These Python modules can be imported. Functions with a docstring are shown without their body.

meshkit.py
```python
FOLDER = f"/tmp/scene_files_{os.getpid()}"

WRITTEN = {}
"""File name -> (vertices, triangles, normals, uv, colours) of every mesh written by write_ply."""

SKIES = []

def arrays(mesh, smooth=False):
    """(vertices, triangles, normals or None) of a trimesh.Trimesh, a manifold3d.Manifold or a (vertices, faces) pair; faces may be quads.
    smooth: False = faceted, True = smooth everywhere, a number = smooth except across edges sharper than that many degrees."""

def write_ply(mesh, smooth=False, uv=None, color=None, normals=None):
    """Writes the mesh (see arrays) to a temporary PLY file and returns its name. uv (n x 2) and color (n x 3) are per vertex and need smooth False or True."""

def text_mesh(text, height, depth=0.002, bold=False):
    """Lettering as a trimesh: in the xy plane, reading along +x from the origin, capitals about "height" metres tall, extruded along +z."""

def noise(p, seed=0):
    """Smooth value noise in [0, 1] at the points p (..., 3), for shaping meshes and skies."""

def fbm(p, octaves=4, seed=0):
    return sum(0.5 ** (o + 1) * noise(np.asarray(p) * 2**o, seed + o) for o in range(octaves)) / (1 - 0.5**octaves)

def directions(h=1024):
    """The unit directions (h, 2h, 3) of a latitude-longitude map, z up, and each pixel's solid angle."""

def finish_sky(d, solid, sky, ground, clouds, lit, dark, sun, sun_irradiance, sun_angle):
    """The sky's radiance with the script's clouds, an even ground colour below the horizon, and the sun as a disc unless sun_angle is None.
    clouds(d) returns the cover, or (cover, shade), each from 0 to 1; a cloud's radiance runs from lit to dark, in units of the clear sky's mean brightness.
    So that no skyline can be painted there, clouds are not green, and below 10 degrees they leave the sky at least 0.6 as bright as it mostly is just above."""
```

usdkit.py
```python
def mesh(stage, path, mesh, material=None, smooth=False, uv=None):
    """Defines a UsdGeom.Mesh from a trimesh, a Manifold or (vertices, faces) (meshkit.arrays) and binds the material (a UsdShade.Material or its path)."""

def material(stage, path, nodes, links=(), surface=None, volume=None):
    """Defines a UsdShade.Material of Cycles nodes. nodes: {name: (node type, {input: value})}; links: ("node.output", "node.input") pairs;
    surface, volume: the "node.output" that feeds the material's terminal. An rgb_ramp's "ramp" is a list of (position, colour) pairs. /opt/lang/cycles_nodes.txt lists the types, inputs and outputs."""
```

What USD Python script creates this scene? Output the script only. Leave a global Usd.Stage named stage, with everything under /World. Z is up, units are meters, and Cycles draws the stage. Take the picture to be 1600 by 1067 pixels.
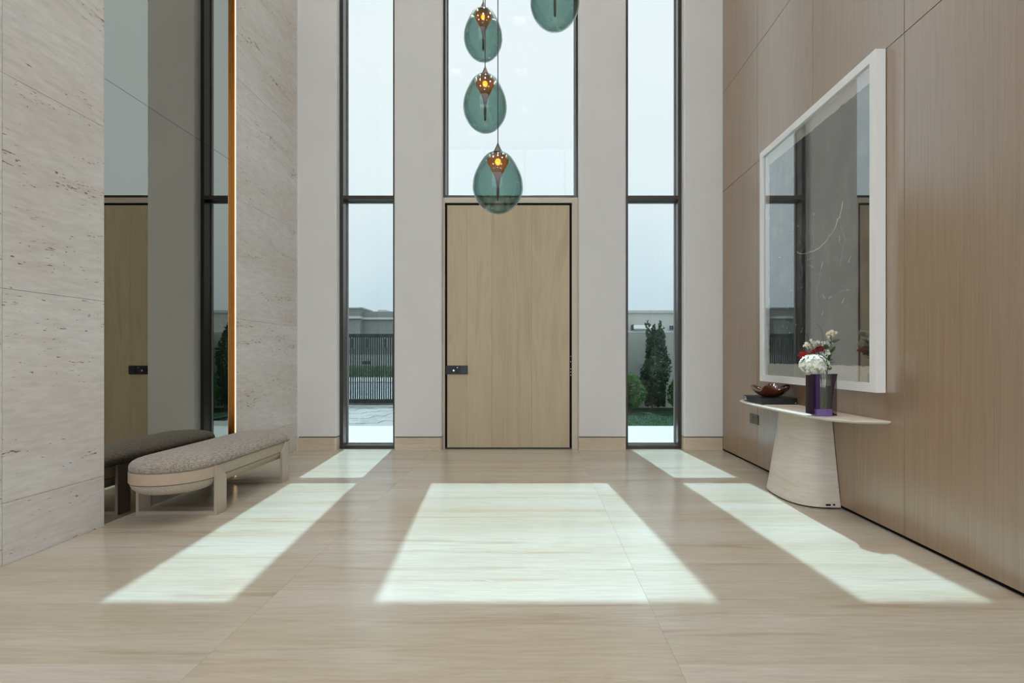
import math
import numpy as np
import trimesh
import manifold3d as m3
import shapely.geometry as sg
from shapely.ops import unary_union
from pxr import Gf, Sdf, Usd, UsdGeom, UsdLux, UsdShade
import usdkit
import meshkit

stage = Usd.Stage.CreateInMemory()
UsdGeom.SetStageUpAxis(stage, UsdGeom.Tokens.z)
UsdGeom.SetStageMetersPerUnit(stage, 1.0)
UsdGeom.Xform.Define(stage, '/World')
UsdGeom.Scope.Define(stage, '/World/Looks')
RNG = np.random.default_rng(7)

# ------------------------------------------------------------------ camera, sky, sun, lamps, exposure
F, VX, VY, H = 800.0, 834.5, 559.0, 1.15          # focal length and vanishing point in pixels of a 1600 x 1067 frame, eye height
cam = UsdGeom.Camera.Define(stage, '/World/camera')
AP = 36.0
cam.CreateHorizontalApertureAttr(AP)
cam.CreateVerticalApertureAttr(AP * 1067 / 1600)
cam.CreateFocalLengthAttr(F / 1600 * AP)
cam.CreateHorizontalApertureOffsetAttr((800 - VX) / 1600 * AP)
cam.CreateVerticalApertureOffsetAttr((VY - 533.5) / 1600 * AP)
cam.CreateClippingRangeAttr(Gf.Vec2f(0.05, 500))
cam.CreateExposureAttr(0.62)
cam.AddTranslateOp().Set(Gf.Vec3d(0, 0, H))
cam.AddRotateXOp().Set(90.0)

SKY = 1.75
dome = UsdLux.DomeLight.Define(stage, '/World/sky')
dome.CreateIntensityAttr(1.0)
sky_mat = usdkit.material(stage, '/World/Looks/sky', {
    'tc': ('texture_coordinate', {}),
    'sep': ('separate_xyz', {}),
    'ramp': ('rgb_ramp', {'ramp': [(0.0, (0.50, 0.58, 0.63)), (0.10, (0.60, 0.69, 0.77)), (0.30, (0.78, 0.83, 0.89)), (0.50, (0.88, 0.89, 0.94)), (1.0, (0.80, 0.87, 1.0))]}),
    'cl': ('noise_texture', {'scale': 2.2, 'detail': 3.0, 'roughness': 0.5}),
    'clr': ('map_range', {'from_min': 0.42, 'from_max': 0.72, 'to_min': 0.0, 'to_max': 0.55, 'clamp': True}),
    'mix': ('mix_color', {'blend_type': 'mix', 'b': (0.92, 0.93, 0.95), 'use_clamp': False}),
    'bg': ('background_shader', {'strength': SKY}),
}, [('tc.generated', 'sep.vector'), ('sep.z', 'ramp.fac'), ('tc.generated', 'cl.vector'), ('cl.fac', 'clr.value'), ('clr.result', 'mix.fac'),
    ('ramp.color', 'mix.a'), ('mix.result', 'bg.color')], surface='bg.background')
UsdShade.MaterialBindingAPI.Apply(dome.GetPrim()).Bind(sky_mat)

def aim(prim, d, at=(0, 0, 0)):
    """Turns the prim so that its local -z runs along d."""
    z = -np.asarray(d, float) / np.linalg.norm(d)
    x = np.cross([0, 0, 1.0] if abs(z[2]) < 0.99 else [0, 1.0, 0], z); x /= np.linalg.norm(x)
    y = np.cross(z, x)
    m = Gf.Matrix4d(*[float(q) for q in (*x, 0, *y, 0, *z, 0, *at, 1)])
    UsdGeom.Xformable(prim).AddTransformOp().Set(m)

sun = UsdLux.DistantLight.Define(stage, '/World/sun')
sun.CreateAngleAttr(0.4)
SUN_E = 2.2                                        # irradiance square to the sun; a distant light's intensity is the radiance of its disc
sun.CreateIntensityAttr(SUN_E / (math.pi * math.radians(0.2) ** 2))
sun.CreateColorAttr(Gf.Vec3f(0.70, 1.0, 1.2))
SUN = np.array([0.085, -1.0, -1.807])
aim(sun.GetPrim(), SUN)

# ------------------------------------------------------------------ helpers
USED = {}
def name_at(parent, name):
    k = (parent, name)
    USED[k] = USED.get(k, -1) + 1
    return f'{parent}/{name}' + (f'_{USED[k]:03d}' if USED[k] else '')

def props(p, label=None, cat=None, group=None, kind=None):
    for k, v in (('label', label), ('category', cat), ('group', group), ('kind', kind)):
        if v:
            p.SetCustomDataByKey(k, v)
    return p

class Node:
    def __init__(self, path, origin):
        self.path, self.o = path, np.asarray(origin, float)
        self.prim = stage.GetPrimAtPath(path)
    def part(self, name, mesh, mat, smooth=False, label=None, kind=None):
        v, f = arr(mesh)
        path = name_at(self.path, name)
        usdkit.mesh(stage, path, trimesh.Trimesh(v - self.o, f, process=False), mat, smooth)
        n = Node(path, self.o)
        props(n.prim, label=label, kind=kind)
        return n

def arr(mesh):
    if hasattr(mesh, 'to_mesh'):
        mm = mesh.to_mesh()
        return np.array(mm.vert_properties[:, :3]), np.array(mm.tri_verts)
    if isinstance(mesh, tuple):
        v, f = np.asarray(mesh[0], float), np.asarray(mesh[1], int)
        if f.shape[1] == 4:
            f = np.vstack([f[:, [0, 1, 2]], f[:, [0, 2, 3]]])
        return v, f
    return np.array(mesh.vertices), np.array(mesh.faces)

def thing(name, origin=(0, 0, 0), label=None, cat=None, group=None, kind=None):
    path = name_at('/World', name)
    x = UsdGeom.Xform.Define(stage, path)
    x.AddTranslateOp().Set(Gf.Vec3d(*map(float, origin)))
    props(x.GetPrim(), label, cat, group, kind)
    return Node(path, origin)

def solo(name, mesh, mat, label=None, cat=None, group=None, kind=None, smooth=False, origin=None):
    v, f = arr(mesh)
    path = name_at('/World', name)
    o = np.asarray(origin if origin is not None else [(v[:, 0].min() + v[:, 0].max()) / 2, (v[:, 1].min() + v[:, 1].max()) / 2, v[:, 2].min()], float)
    g = usdkit.mesh(stage, path, trimesh.Trimesh(v - o, f, process=False), mat, smooth)
    g.AddTranslateOp().Set(Gf.Vec3d(*map(float, o)))
    props(g.GetPrim(), label, cat, group, kind)
    return g

def cat_m(*ms):
    vs, fs, n = [], [], 0
    for q in ms:
        v, f = arr(q)
        vs.append(v); fs.append(f + n); n += len(v)
    return np.vstack(vs), np.vstack(fs)

def box(x0, x1, y0, y1, z0, z1, bev=0.0):
    lo, hi = np.minimum([x0, y0, z0], [x1, y1, z1]), np.maximum([x0, y0, z0], [x1, y1, z1])
    if bev <= 0:
        b = trimesh.creation.box(extents=hi - lo)
        b.apply_translation((lo + hi) / 2)
        return b
    bev = min(bev, 0.45 * (hi - lo).min())
    pts = []
    for sx in (0, 1):
        for sy in (0, 1):
            for sz in (0, 1):
                c = np.where([sx, sy, sz], hi, lo)
                s = np.where([sx, sy, sz], -1, 1) * bev
                for k in range(3):
                    q = c + s
                    q[k] = c[k]
                    pts.append(q)
    return m3.Manifold.hull_points(np.array(pts))

def poly_prism(poly, z0, z1):
    m = trimesh.creation.extrude_polygon(poly, z1 - z0, engine='earcut')
    m.apply_translation([0, 0, z0])
    return m

def lathe(profile, n=48, centre=(0, 0, 0)):
    """profile: (r, z) points from the bottom up (outside surface)."""
    p = np.asarray(profile, float)
    a = np.linspace(0, 2 * np.pi, n, endpoint=False)
    v = np.stack([p[:, None, 0] * np.cos(a), p[:, None, 0] * np.sin(a), np.repeat(p[:, 1:2], n, 1)], -1)
    return rings(v) if centre is None else (rings(v)[0] + np.asarray(centre), rings(v)[1])

def rings(v):
    """A skin over rings v (m, n, 3), each closed; degenerate triangles are dropped."""
    m, n, _ = v.shape
    i = np.arange(m - 1)[:, None] * n
    j = np.arange(n)[None]
    a, b = i + j, i + (j + 1) % n
    c, d = b + n, a + n
    f = np.concatenate([np.stack([a, b, c], -1).reshape(-1, 3), np.stack([a, c, d], -1).reshape(-1, 3)])
    V = v.reshape(-1, 3)
    area = np.linalg.norm(np.cross(V[f[:, 1]] - V[f[:, 0]], V[f[:, 2]] - V[f[:, 0]]), axis=1)
    t = trimesh.Trimesh(V, f[area > 1e-12], process=False)
    t.merge_vertices()
    return np.array(t.vertices), np.array(t.faces)

def capped(v):
    """rings() with flat fans over both ends."""
    m, n, _ = v.shape
    V, Fc = rings(v)
    out = [(V, Fc)]
    for r, flip in ((v[0], True), (v[-1], False)):
        c = r.mean(0)
        vv = np.vstack([r, c])
        j = np.arange(n)
        ff = np.stack([j, (j + 1) % n, np.full(n, n)], 1)
        out.append((vv, ff[:, ::-1] if flip else ff))
    t = trimesh.Trimesh(*cat_m(*out), process=False)
    t.merge_vertices()
    return np.array(t.vertices), np.array(t.faces)

def tube(pts, r, n=8):
    pts = np.asarray(pts, float)
    r = np.broadcast_to(np.asarray(r, float), len(pts))
    t = np.gradient(pts, axis=0)
    t /= np.linalg.norm(t, axis=1, keepdims=True)
    up = np.array([0, 0, 1.0]) if abs(t[0, 2]) < 0.9 else np.array([1.0, 0, 0])
    x = np.cross(t[0], up); x /= np.linalg.norm(x)
    ring = []
    a = np.linspace(0, 2 * np.pi, n, endpoint=False)
    for k in range(len(pts)):
        x = x - t[k] * (x @ t[k]); x /= np.linalg.norm(x)
        y = np.cross(t[k], x)
        ring.append(pts[k] + r[k] * (np.cos(a)[:, None] * x + np.sin(a)[:, None] * y))
    return capped(np.array(ring))

def bez(p, n=12):
    p = np.asarray(p, float)
    t = np.linspace(0, 1, n)[:, None]
    if len(p) == 3:
        return (1 - t) ** 2 * p[0] + 2 * t * (1 - t) * p[1] + t ** 2 * p[2]
    return (1 - t) ** 3 * p[0] + 3 * t * (1 - t) ** 2 * p[1] + 3 * t ** 2 * (1 - t) * p[2] + t ** 3 * p[3]

def leaves(n, pos, size, rng, aspect=0.5, fold=0.25):
    """n small leaves, each four triangles folded along its rib. pos (n, 3), size (n)."""
    d = rng.normal(size=(n, 3)); d /= np.linalg.norm(d, axis=1, keepdims=True)
    u = rng.normal(size=(n, 3)); s = np.cross(d, u); s /= np.linalg.norm(s, axis=1, keepdims=True)
    w = np.cross(s, d)
    L = np.asarray(size)[:, None]
    a = pos - d * L * 0.5
    b = pos + d * L * 0.5
    m = pos - d * L * 0.05
    l = m + s * L * aspect * 0.5 + w * L * fold * 0.5
    r = m - s * L * aspect * 0.5 + w * L * fold * 0.5
    v = np.stack([a, l, b, r, m], 1).reshape(-1, 3)
    k = np.arange(n)[:, None] * 5
    f = np.concatenate([k + [0, 4, 1], k + [1, 4, 2], k + [2, 4, 3], k + [3, 4, 0]])
    return v, f

# ------------------------------------------------------------------ materials
def M(name, nodes, links, surface):
    return usdkit.material(stage, '/World/Looks/' + name, nodes, links, surface=surface)

def plain(name, col, rough=0.5, metal=0.0, spec=0.5, **kw):
    return M(name, {'p': ('principled_bsdf', dict(base_color=col, roughness=rough, metallic=metal, specular_ior_level=spec, **kw))}, [], 'p.BSDF')

def mottled(name, c1, c2, scale=(6, 6, 6), rough=0.6, bump=0.0, detail=4.0, spec=0.4, lo=0.3, hi=0.7, **kw):
    return M(name, {
        'g': ('geometry', {}), 'mp': ('mapping', {'scale': scale}),
        'n': ('noise_texture', {'scale': 1.0, 'detail': detail, 'roughness': 0.6}),
        'r': ('rgb_ramp', {'ramp': [(lo, c1), (hi, c2)]}),
        'b': ('bump', {'strength': bump, 'distance': 0.01}),
        'p': ('principled_bsdf', dict(roughness=rough, specular_ior_level=spec, **kw)),
    }, [('g.position', 'mp.vector'), ('mp.vector', 'n.vector'), ('n.fac', 'r.fac'), ('r.color', 'p.base_color'), ('n.fac', 'b.height')] + ([('b.normal', 'p.normal')] if bump else []), 'p.BSDF')

def travertine(name, lay, offset, light, warm, dark, pit, pits=0.5, rough=0.4, spec=0.4, vein=0.5):
    """Bedded stone. lay: scale of the bedding noise on x, y, z (large across the beds); offset moves the pattern from slab to slab."""
    lay = np.asarray(lay, float)
    return M(name, {
        'g': ('geometry', {}),
        'm0': ('mapping', {'scale': tuple(lay * 0.33), 'location': tuple(np.asarray(offset) * 1.7)}),
        'm1': ('mapping', {'scale': tuple(lay), 'location': tuple(offset)}),
        'm2': ('mapping', {'scale': tuple(np.where(lay > lay.max() * 0.5, lay * 6.0, lay * 7.0)), 'location': tuple(np.asarray(offset) * 2.3)}),
        'm3': ('mapping', {'scale': tuple(np.where(lay > lay.max() * 0.5, lay * 15.0, lay * 20.0)), 'location': tuple(np.asarray(offset) * 3.1)}),
        'n0': ('noise_texture', {'scale': 1.0, 'detail': 2.0, 'distortion': 0.3}),
        'n1': ('noise_texture', {'scale': 1.0, 'detail': 5.0, 'roughness': 0.62, 'distortion': 0.6}),
        'n2': ('noise_texture', {'scale': 1.0, 'detail': 3.0, 'roughness': 0.6}),
        'n3': ('noise_texture', {'scale': 1.0, 'detail': 1.5, 'roughness': 0.5}),
        'r0': ('rgb_ramp', {'ramp': [(0.3, light), (0.62, warm), (0.8, light)]}),
        'r1': ('map_range', {'from_min': 0.56, 'from_max': 0.74, 'to_min': 0.0, 'to_max': vein, 'clamp': True}),
        'x1': ('mix_color', {'b': dark}),
        'r2': ('rgb_ramp', {'ramp': [(0.3, (0.88, 0.87, 0.86)), (0.65, (1.04, 1.04, 1.04))]}),
        'x2': ('mix_color', {'blend_type': 'multiply', 'fac': 0.9, 'use_clamp': False}),
        'pm': ('map_range', {'from_min': 0.40, 'from_max': 0.72, 'to_min': 0.0, 'to_max': 0.22, 'clamp': True}),
        'pa': ('math', {'math_type': 'add'}),
        'r3': ('map_range', {'from_min': 0.79, 'from_max': 0.835, 'to_min': 0.0, 'to_max': pits, 'clamp': True}),
        'x3': ('mix_color', {'b': pit}),
        'inv': ('math', {'math_type': 'multiply', 'value2': -1.0}),
        'b': ('bump', {'strength': 0.35, 'distance': 0.004}),
        'p': ('principled_bsdf', {'roughness': rough, 'specular_ior_level': spec}),
    }, [('g.position', m + '.vector') for m in ('m0', 'm1', 'm2', 'm3')] + [('m%d.vector' % k, 'n%d.vector' % k) for k in range(4)] + [
        ('n0.fac', 'r0.fac'), ('r0.color', 'x1.a'), ('n1.fac', 'r1.value'), ('r1.result', 'x1.fac'), ('n2.fac', 'r2.fac'), ('x1.result', 'x2.a'), ('r2.color', 'x2.b'),
        ('n1.fac', 'pm.value'), ('n3.fac', 'pa.value1'), ('pm.result', 'pa.value2'), ('pa.value', 'r3.value'), ('r3.result', 'x3.fac'), ('x2.result', 'x3.a'), ('x3.result', 'p.base_color'), ('r3.result', 'inv.value1'), ('inv.value', 'b.height'), ('b.normal', 'p.normal')], 'p.BSDF')

def wood(name, c1, c2, c3, across, offset, rough=0.42, spec=0.5, bump=0.12, wide=1.0, fine=1.0, ior=1.5):
    """Vertical grain: fine noise across, long along z."""
    a = np.asarray(across, float)
    return M(name, {
        'g': ('geometry', {}),
        'm1': ('mapping', {'scale': tuple(a * 140 + np.array([0, 0, 1.6])), 'location': tuple(offset)}),
        'm2': ('mapping', {'scale': tuple(a * 9 * wide + np.array([0, 0, 0.55])), 'location': tuple(np.asarray(offset) * 1.9)}),
        'n1': ('noise_texture', {'scale': 1.0, 'detail': 4.0, 'roughness': 0.65}),
        'n2': ('noise_texture', {'scale': 1.0, 'detail': 3.0, 'roughness': 0.55, 'distortion': 1.2}),
        'r2': ('rgb_ramp', {'ramp': [(0.3, c1), (0.55, c2), (0.75, c3)]}),
        'r1': ('rgb_ramp', {'ramp': [(0.35, (0.80, 0.78, 0.76)), (0.6, (1.05, 1.05, 1.05))]}),
        'x': ('mix_color', {'blend_type': 'multiply', 'fac': fine, 'use_clamp': False}),
        'b': ('bump', {'strength': bump, 'distance': 0.003}),
        'p': ('principled_bsdf', {'roughness': rough, 'specular_ior_level': spec, 'ior': ior}),
    }, [('g.position', 'm1.vector'), ('g.position', 'm2.vector'), ('m1.vector', 'n1.vector'), ('m2.vector', 'n2.vector'), ('n1.fac', 'r1.fac'), ('n2.fac', 'r2.fac'),
        ('r2.color', 'x.a'), ('r1.color', 'x.b'), ('x.result', 'p.base_color'), ('n1.fac', 'b.height'), ('b.normal', 'p.normal')], 'p.BSDF')

def schlick(f0):
    """Nodes for an even reflectance on both sides of a thin wall: f0 + (1 - f0) * (1 - cos)^5."""
    return {'l': ('layer_weight', {'blend': 0.5}), 'e5': ('math', {'math_type': 'power', 'value2': 5.0}), 'f': ('math', {'math_type': 'multiply_add', 'value2': 1 - f0, 'value3': f0})}, [('l.facing', 'e5.value1'), ('e5.value', 'f.value1'), ('f.value', 'm.fac')]

def pane_mat(name, tint, f0=0.04, gloss=(1, 1, 1), rough=0.0):
    n, k = schlick(f0)
    return M(name, {**n, 't': ('transparent_bsdf', {'color': tint}), 'g': ('glossy_bsdf', {'color': gloss, 'roughness': rough}), 'm': ('mix_closure', {})},
             k + [('t.BSDF', 'm.closure1'), ('g.BSDF', 'm.closure2')], 'm.closure')

def leaf_mat(name, c1, c2, scale=9.0):
    return M(name, {'g': ('geometry', {}), 'n': ('noise_texture', {'scale': scale, 'detail': 2.0}), 'r': ('rgb_ramp', {'ramp': [(0.35, c1), (0.65, c2)]}),
                    'p': ('principled_bsdf', {'roughness': 0.5, 'specular_ior_level': 0.3}), 't': ('translucent_bsdf', {}), 'm': ('mix_closure', {'fac': 0.3})},
             [('g.position', 'n.vector'), ('n.fac', 'r.fac'), ('r.color', 'p.base_color'), ('r.color', 't.color'), ('p.BSDF', 'm.closure1'), ('t.BSDF', 'm.closure2')], 'm.closure')

L_FLOOR = (0.475, 0.435, 0.37)
floor_mats = [travertine(f'floor_stone_{k}', (0.55, 9.0, 9.0), (3.1 * k, 5.7 * k, 0), np.array(L_FLOOR) * s, np.array((0.42, 0.365, 0.28)) * s, (0.31, 0.205, 0.10), (0.36, 0.27, 0.2), pits=0.45, rough=0.2, spec=0.55, vein=0.75)
              for k, s in enumerate((1.0, 0.985, 1.01, 0.995))]
wall_mats = [travertine(f'wall_stone_{k}', (1.1, 1.1, 7.0), (1.3 * k, 2.9 * k, 4.3 * k), np.array((0.67, 0.655, 0.63)) * s, np.array((0.61, 0.57, 0.525)) * s, (0.47, 0.36, 0.27), (0.14, 0.11, 0.09), pits=0.9, rough=0.5, spec=0.3, vein=0.3)
             for k, s in enumerate((1.0, 0.96, 1.03, 0.99))]
base_mat = travertine('skirting_stone', (1.2, 1.2, 14.0), (9, 3, 1), (0.67, 0.585, 0.45), (0.59, 0.485, 0.35), (0.43, 0.31, 0.19), (0.3, 0.2, 0.14), pits=0.4, rough=0.4)
table_mat = travertine('table_stone', (0.8, 0.8, 12.0), (4, 8, 2), (0.68, 0.62, 0.54), (0.62, 0.54, 0.45), (0.47, 0.36, 0.26), (0.33, 0.25, 0.19), pits=0.3, rough=0.4, vein=0.3)
plaster = mottled('plaster', (0.695, 0.675, 0.65), (0.715, 0.697, 0.672), (2.5, 2.5, 2.5), 0.85, 0.05)
ceil_m = plain('ceiling_paint', (0.82, 0.81, 0.79), 0.9)
bronze = plain('window_bronze', (0.06, 0.048, 0.042), 0.24, 0.5, 0.8)
bronze_in = plain('window_bead', (0.30, 0.29, 0.285), 0.3, 0.4)
black_gap = plain('shadow_gap', (0.012, 0.011, 0.010), 0.8, spec=0.1)
wall_wood = [wood(f'wall_veneer_{k}', np.array((0.255, 0.155, 0.08)) * s, np.array((0.285, 0.178, 0.096)) * s, np.array((0.235, 0.14, 0.07)) * s, (0.35, 1, 0), (0, 2.1 * k, 3.3 * k), rough=0.27, spec=0.5, ior=2.7, bump=0.04, fine=0.7)
             for k, s in enumerate((1.0, 0.96, 1.03))]
door_wood = [wood(f'door_veneer_{k}', np.array((0.50, 0.405, 0.27)) * s, np.array((0.56, 0.465, 0.32)) * s, np.array((0.46, 0.36, 0.24)) * s, (1, 0.3, 0), (2.7 * k, 0, 1.1 * k), rough=0.5, spec=0.3, wide=0.45, fine=0.35)
             for k, s in enumerate((1.0, 0.96, 1.02))]
jamb_mat = plain('door_surround_paint', (0.60, 0.54, 0.44), 0.55)
glass_win = pane_mat('window_glass', (0.595, 0.628, 0.622), 0.018)
glass_unseen_rear = pane_mat('unseen_rear_glass', (0.97, 0.975, 0.975), 0.03)
white_gloss = plain('frame_lacquer', (0.80, 0.80, 0.78), 0.3)
steel_dark = plain('dark_steel', (0.02, 0.021, 0.023), 0.4, 0.3)
brass = plain('brass', (0.55, 0.24, 0.06), 0.25, 1.0)

# ------------------------------------------------------------------ the room
C0 = -0.297                                     # centre line of the front wall
XL, XR, YF, ZC, YR = C0 - 2.637, C0 + 2.637, 6.349, 7.85, -2.6
EPS = 0.002

# floor slabs
fl = thing('floor', (0, 0, 0), kind='structure')
fl.part('screed', box(XL - 0.05, XR + 0.05, YR, 6.70, -0.12, -0.022), black_gap)
xs = [XL - 0.039, -1.26, 0.54, XR + 0.03]
ys = [YR] + [1.924 + 0.942 * k for k in range(-6, 6)] + [6.70]
ys = sorted(y for y in ys if YR <= y <= 6.70)
for j in range(len(ys) - 1):
    for i in range(3):
        fl.part('slab', box(xs[i] + 0.0003, xs[i + 1] - 0.0003, ys[j] + 0.0003, ys[j + 1] - 0.0003, -0.022, 0.0, 0.0004), floor_mats[(i * 2 + j * 3 + i * j) % 4])

# left wall: stone slabs on a core, with a niche that holds the mirror
NY0, NY1 = 3.495, 5.042
wl = thing('wall_left', (XL, 0, 0), kind='structure')
wl.part('core', box(XL - 0.25, XL - 0.05, YR, 6.65, 0, ZC), plaster)
zs = [0.0, 0.345, 1.535, 2.725, 3.915, 5.105, 6.295, ZC]
for (y0, y1, cuts) in ((YR, NY0, [-1.9, 0.4, 2.825]), (NY1, YF, [])):
    yy = [y0] + cuts + [y1]
    for j in range(len(yy) - 1):
        for k in range(len(zs) - 1):
            wl.part('slab', box(XL - 0.05, XL, yy[j] + (0.001 if j else 0), yy[j + 1] - (0.001 if j < len(yy) - 2 else 0), zs[k] + 0.0008, zs[k + 1] - 0.0008, 0.0015), wall_mats[(j * 3 + k * 2 + (1 if y0 == NY1 else 0)) % 4])

# right wall: veneer panels
wr = thing('wall_right', (XR, 0, 0), kind='structure')
wr.part('core', box(XR + 0.02, XR + 0.25, YR, 6.65, 0, ZC), black_gap)
yy = [YR, -2.13, -1.06, 0.01, 1.08, 2.17, 3.237, 4.30, 5.369, YF]
zz = [0.022, 3.204, 4.42, 5.63, 6.85, ZC]
for j in range(len(yy) - 1):
    for k in range(len(zz) - 1):
        wr.part('panel', box(XR, XR + 0.02, yy[j] + 0.0022, yy[j + 1] - 0.0022, zz[k] + 0.0022, zz[k + 1] - 0.0022, 0.0012), wall_wood[(j * 2 + k) % 3])

# ceiling and rear wall
cl = thing('ceiling', (0, 0, ZC), kind='structure')
DLX, DLY = (-1.85, C0, 1.25), (4.9, 3.1, 1.3, -0.5, -2.0)
def mf(b):
    return b if hasattr(b, 'to_mesh') else m3.Manifold(m3.Mesh(np.float32(b.vertices), np.uint32(b.faces)))
slab = mf(box(XL - 0.25, XR + 0.25, YR - 0.3, 6.65, ZC, ZC + 0.26))
for ix in DLX:
    for iy in DLY:
        slab = slab - mf(box(ix - 0.137, ix + 0.137, iy - 0.137, iy + 0.137, ZC - 0.1, ZC + 0.252))
cl.part('slab', slab, ceil_m)
wb = thing('wall_rear', (C0, YR, 0), kind='structure')  # unseen rear wall, set near and mostly open to light the hall
wb.part('pier', box(XL - 0.25, XL + 0.12, YR - 0.3, YR, 0, ZC), plaster)
wb.part('pier', box(XR - 0.12, XR + 0.25, YR - 0.3, YR, 0, ZC), plaster)
wb.part('head', box(XL + 0.12, XR - 0.12, YR - 0.3, YR, ZC - 0.12, ZC), plaster)

# front wall: four plaster piers over a shadow gap and a stone skirting
wf = thing('wall_front', (C0, YF, 0), kind='structure')
bb = []
def pier(x0, x1, zb=0.175, round_l=True, round_r=True):
    p = sg.box(x0, YF, x1, 6.65)
    r = 0.022
    q = p.buffer(-r).buffer(r, quad_segs=6)
    if not round_l:
        q = unary_union([q, sg.box(x0, YF, x0 + 0.05, 6.65)])
    if not round_r:
        q = unary_union([q, sg.box(x1 - 0.05, YF, x1, 6.65)])
    return q
openings = [(C0 - 2.158, C0 - 1.44), (C0 - 0.85, C0 + 0.85), (C0 + 1.44, C0 + 2.158)]
edges = [(XL, openings[0][0], False, True), (openings[0][1], openings[1][0], True, True), (openings[1][1], openings[2][0], True, True), (openings[2][1], XR, True, False)]
for x0, x1, rl, rr in edges:
    q = pier(x0, x1, round_l=rl, round_r=rr)
    wf.part('pier', poly_prism(q, 0.172, ZC), plaster, smooth=30)
    wf.part('shadow_gap', poly_prism(q.buffer(-0.012), 0.155, 0.175), black_gap)
    b = thing('baseboard_front', ((x0 + x1) / 2, YF, 0), kind='structure')
    b.part('plinth', poly_prism(q.buffer(-0.001), 0.0, 0.16), base_mat, smooth=30)
WH = 7.71
for x0, x1 in openings:
    wf.part('head', box(x0, x1, YF, 6.65, WH, ZC), plaster)

# ------------------------------------------------------------------ windows
G0, G1 = 6.465, 6.632           # front of the frames, plane of the glass
def bar(x0, x1, z0, z1, y0=G0, y1=6.66):
    return box(x0, x1, y0, y1, z0, z1, 0.002)
def window(idx, x0, x1, z0, fw, transom=None, sill=0.043):
    w = thing(f'window_{idx}', ((x0 + x1) / 2, G0, z0), kind='structure')
    w.part('jamb', bar(x0, x0 + fw, z0, WH), bronze)
    w.part('jamb', bar(x1 - fw, x1, z0, WH), bronze)
    w.part('sill', bar(x0 + fw, x1 - fw, z0, z0 + sill), bronze)
    w.part('frame_head', bar(x0 + fw, x1 - fw, WH - 0.04, WH), bronze)
    rows = [(z0 + sill, WH - 0.04)]
    if transom:
        w.part('transom', bar(x0 + fw, x1 - fw, *transom), bronze)
        rows = [(z0 + sill, transom[0]), (transom[1], WH - 0.04)]
    for a, b in rows:
        w.part('pane', box(x0 + fw, x1 - fw, G1, G1 + 0.012, a, b), glass_win, label='tinted clear glass')
        bd = 0.012
        for q in ((x0 + fw, x0 + fw + bd, a, b), (x1 - fw - bd, x1 - fw, a, b), (x0 + fw + bd, x1 - fw - bd, a, a + bd), (x0 + fw + bd, x1 - fw - bd, b - bd, b)):
            w.part('glazing_bead', box(q[0], q[1], G1 - 0.03, G1 - EPS, q[2], q[3]), bronze_in)
    return w
window(1, *openings[0], 0.0, 0.044, (3.155, 3.20))
window(2, *openings[1], 3.170, 0.030, None, 0.033)
window(3, *openings[2], 0.0, 0.044, (3.155, 3.20))

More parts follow.
